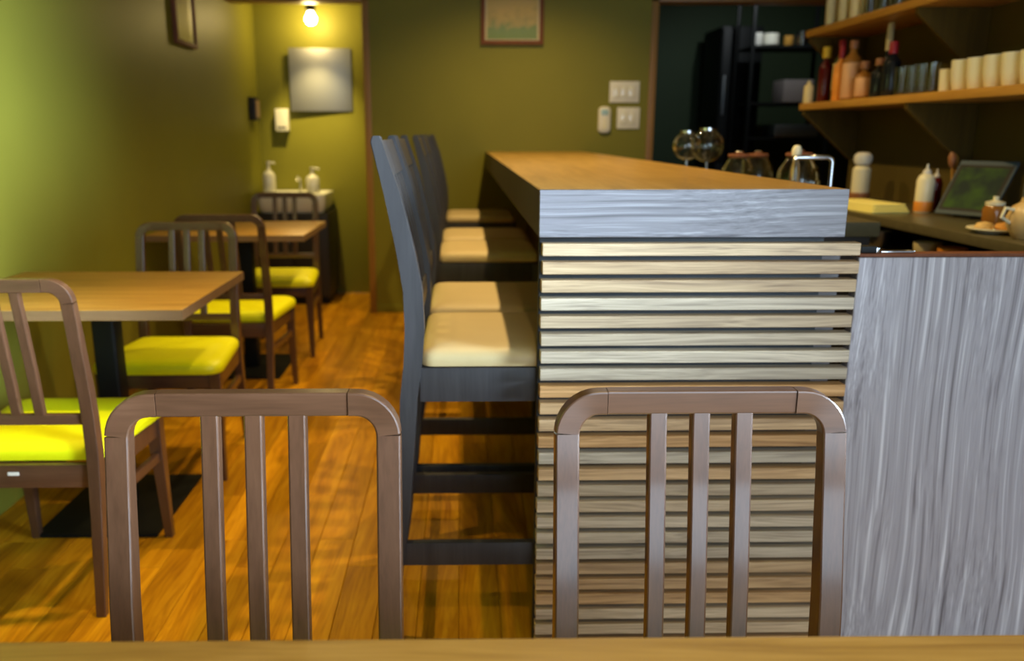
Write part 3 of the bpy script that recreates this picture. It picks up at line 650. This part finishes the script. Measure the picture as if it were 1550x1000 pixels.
uh = thing('utensil_pot', 'small dark pot holding wooden utensils, left of the tablet', 'pot', (1.79, 2.97, Zb))
bm = bm_new(); lathe(bm, [(0, 0), (.028, 0), (.030, .004), (.032, .09), (.029, .09), (.026, .008), (0, .006)], 20); obj('pot_body', bm, M['dark'], uh, True)
for i, (dx, dy, l_, mm_) in enumerate(((-.02, .045, .200, M['shelf']), (-.012, .022, .205, brn))):
    u = thing('wooden_spoon' if i == 0 else 'wooden_spatula', ('wooden spoon leaning left in the utensil pot', 'wooden spatula with flat orange-brown head in the utensil pot')[i], 'utensil', (1.800-.018*i, 2.962+.014*i, Zb+.012))
    e_ = Vector((dx, dy, l_)); bm = bm_new(); tube(bm, [(0, 0, 0), tuple(e_*.75)], .004, 8); obj('handle', bm, M['shelf'], u, True)
    bm = bm_new(); tube(bm, [tuple(e_*.72), tuple(e_*.80), tuple(e_*.92), tuple(e_)], [.004, .013, .015, .006], 12); obj('spoon_head', bm, mm_, u, True)
# tablet leaning on a stand, screen turned to the aisle
tab = thing('tablet', 'dark tablet propped up on the back counter showing a green picture', 'tablet', (1.715, 2.80, Zb))
zx = Vector((.075, -.155, 0)).normalized(); up = Vector((.085, .03, .165)).normalized(); nn = zx.cross(up).normalized()
if nn.x > 0: nn = -nn
def tbox(name, u0, u1, v0, v1, w0, w1, m_):
    bm = bm_new(); vs = box(bm, 0, 1, 0, 1, 0, 1)
    for v in vs: v.co = zx*(u0+(u1-u0)*v.co.x) + up*(v0+(v1-v0)*v.co.y + .008) + nn*(w0+(w1-w0)*v.co.z)
    bevel(bm, .0015, 1); return obj(name, bm, m_, tab, True)
tbox('casing', -.10, .10, 0, .205, 0, .009, col('slate_plastic', (.07, .10, .12), .5, spec=.2))
tbox('bezel', -.094, .094, .014, .188, .009, .0098, M['black'])
def screen():
    mt, nt, b = _nt('tablet_screen'); N = nt.nodes; L = nt.links
    tc = N.new('ShaderNodeTexCoord'); n = N.new('ShaderNodeTexNoise'); n.inputs['Scale'].default_value = 14; L.new(tc.outputs['Object'], n.inputs['Vector'])
    cr = N.new('ShaderNodeValToRGB'); e = cr.color_ramp.elements; e[0].position = .4; e[0].color = (.012, .018, .008, 1); e[1].position = .65; e[1].color = (.04, .07, .006, 1)
    L.new(n.outputs['Fac'], cr.inputs[0]); L.new(cr.outputs[0], b.inputs['Emission Color']); b.inputs['Emission Strength'].default_value = .8
    b.inputs['Base Color'].default_value = (.01, .012, .01, 1); b.inputs['Roughness'].default_value = .5; b.inputs['Specular IOR Level'].default_value = .05; return mt
tbox('screen', -.082, .082, .024, .178, .0098, .0104, screen())
bx('stand_foot', (.0, .11, -.05, .05, 0, .006), M['black'], tab, .001)
pl_ = thing('serving_plate', 'small cream plate with pastries at the front of the back counter', 'plate', (1.545, 2.36, Zb))
bm = bm_new(); lathe(bm, [(0, 0), (.04, 0), (.045, .003), (.072, .014), (.071, .017), (.044, .007), (0, .006)], 28); obj('dish', bm, M['cream'], pl_, True)
for i, (dx, dy) in enumerate(((-.022, .012), (.024, -.008))):
    bm = bm_new(); lathe(bm, [(0, 0), (.020, .001), (.026, .010), (.020, .021), (0, .026)], 16)
    o = obj('pastry', bm, col('baked_crust_%d' % i, (.62, .30, .06) if i else (.70, .48, .18), .7), None, True, (1.545+dx, 2.36+dy, Zb+.0075)); tag(o, ('pale pastry on the small cream plate', 'browner pastry on the small cream plate')[i], 'pastry', 'pastries on the plate')
bw = thing('round_jug', 'round tan jug at the right edge of the photo', 'jug', (1.555, 2.225, Zb))
bm = bm_new(); lathe(bm, [(0, 0), (.035, 0), (.040, .004), (.058, .035), (.060, .060), (.048, .088), (.030, .100), (.028, .112), (.024, .112), (.026, .098), (.044, .085), (0, .02)], 24); obj('jug_body', bm, col('tan_glaze', (.60, .42, .18), .35), bw, True)
bm = bm_new(); tube(bm, [(-.050, 0, .080), (-.075, 0, .085), (-.082, 0, .060), (-.058, 0, .045)], .005, 8); obj('handle', bm, M['cream'], bw, True)
simple_bottle('tall_flask', 'tall slim steel flask with pale lid at the right edge', 1.735, 2.50, .20, .021, M['steel'], M['cream'])
hb = thing('honey_pot', 'low amber pot beside the steel flask', 'pot', (1.685, 2.585, Zb)); bm = bm_new(); lathe(bm, [(0, 0), (.03, 0), (.032, .004), (.034, .05), (.026, .062), (0, .062)], 20); obj('pot_body', bm, amber, hb, True)
bm = bm_new(); lathe(bm, [(0, .062), (.028, .062), (.028, .072), (.008, .078), (.008, .09), (0, .09)], 18); obj('lid', bm, M['cream'], hb, True)
for i, (y, mm_, lab) in enumerate(((2.98, M['steel'], 'steel bowl on the open shelf below the back worktop'), (2.66, crm, 'yellowish bowl on the open shelf, left of the orange one'), (2.52, ora, 'orange bowl on the open shelf below the back worktop'), (2.40, M['white'], 'small white cup on the open shelf near the gate'))):
    bm = bm_new(); rr = .045 if i < 3 else .025; lathe(bm, [(0, 0), (rr*.5, 0), (rr*.9, .03), (rr, .065), (rr-.003, .065), (rr*.5, .008), (0, .006)], 18)
    tag(obj('bowl' if i < 3 else 'cup', bm, mm_, None, True, (1.53, y, .7225)), lab, 'bowl' if i < 3 else 'cup', 'things on the open undershelf')

# ------------------------------------------------------------------ dark kitchen beyond the doorway
rk = thing('kitchen_rack', 'black metal storage rack in the dark kitchen', 'rack', (2.42, 6.42, 0))
for x in (-.30, .30):
    for y in (-.18, .18): bx('upright', (x-.012, x+.012, y-.012, y+.012, 0, 2.1), M['black'], rk, .002)
for z in (.6, 1.09, 1.34, 1.74): bx('shelf_tray', (-.288, .288, -.17, .17, z, z+.018), M['black'], rk, .002)
fr = thing('refrigerator', 'tall black refrigerator left of the rack in the dark kitchen', 'refrigerator', (2.16, 6.98, 0))
bx('body', (-.12, .20, -.25, .25, .03, 1.95), M['black'], fr, .01)
for z0, z1 in ((.06, .9), (.92, 1.93)): d_ = bx('door', (-.115, .195, -.275, -.251, z0, z1), M['black'], fr, .006); bx('handle', (-.10, -.088, -.30, -.276, (z0+z1)/2-.15, (z0+z1)/2+.15), M['steel'], d_, .003)
bx('foot_plinth', (-.11, .19, -.24, .24, 0, .03), M['dark'], fr, 0)
def kb(n, lab, cat, x, rr, hh, z, m_, y=6.30):
    bm = bm_new(); lathe(bm, [(0, 0), (rr*.8, 0), (rr, .01), (rr, hh), (rr-.004, hh), (rr*.8, .014), (0, .012)], 20)
    return tag(obj(n, bm, m_, None, True, (x, y, z)), lab, cat, 'utensils on the kitchen rack')
kb('cup', 'grey cup at the left end of the top rack shelf', 'cup', 2.175, .033, .09, 1.7585, M['white'])
kb('bowl', 'bright white bowl on the top rack shelf', 'bowl', 2.27, .055, .085, 1.7585, M['ceramic'])
kb('ladle_pot', 'small steel pot at the right of the top rack shelf', 'pot', 2.50, .045, .10, 1.7585, M['chrome'])
kb('canister', 'brass-coloured canister beside the small steel pot', 'canister', 2.40, .035, .07, 1.7585, M['shelf'])
tag(bx('storage_box', (2.37, 2.59, 6.24, 6.46, 1.359, 1.52), M['batten'], None, .006), 'grey storage box on the middle rack shelf', 'box')
tag(bx('steel_tray', (2.33, 2.66, 6.24, 6.52, 1.109, 1.20), M['steel'], None, .01), 'pale steel tray on the rack shelf below the box', 'tray')
spot('alcove_bulb_fill', (-.985, 5.45, 1.86), (-.975, 5.94, .92), 80, (1, .76, .30), 66, 1)  # added spot for the bulb's beam, set forward to brighten the alcove wall
spot('kitchen_lamp', (2.1, 5.7, 2.36), (2.3, 6.6, 1.2), 22, (.9, .97, 1), 120, .7)
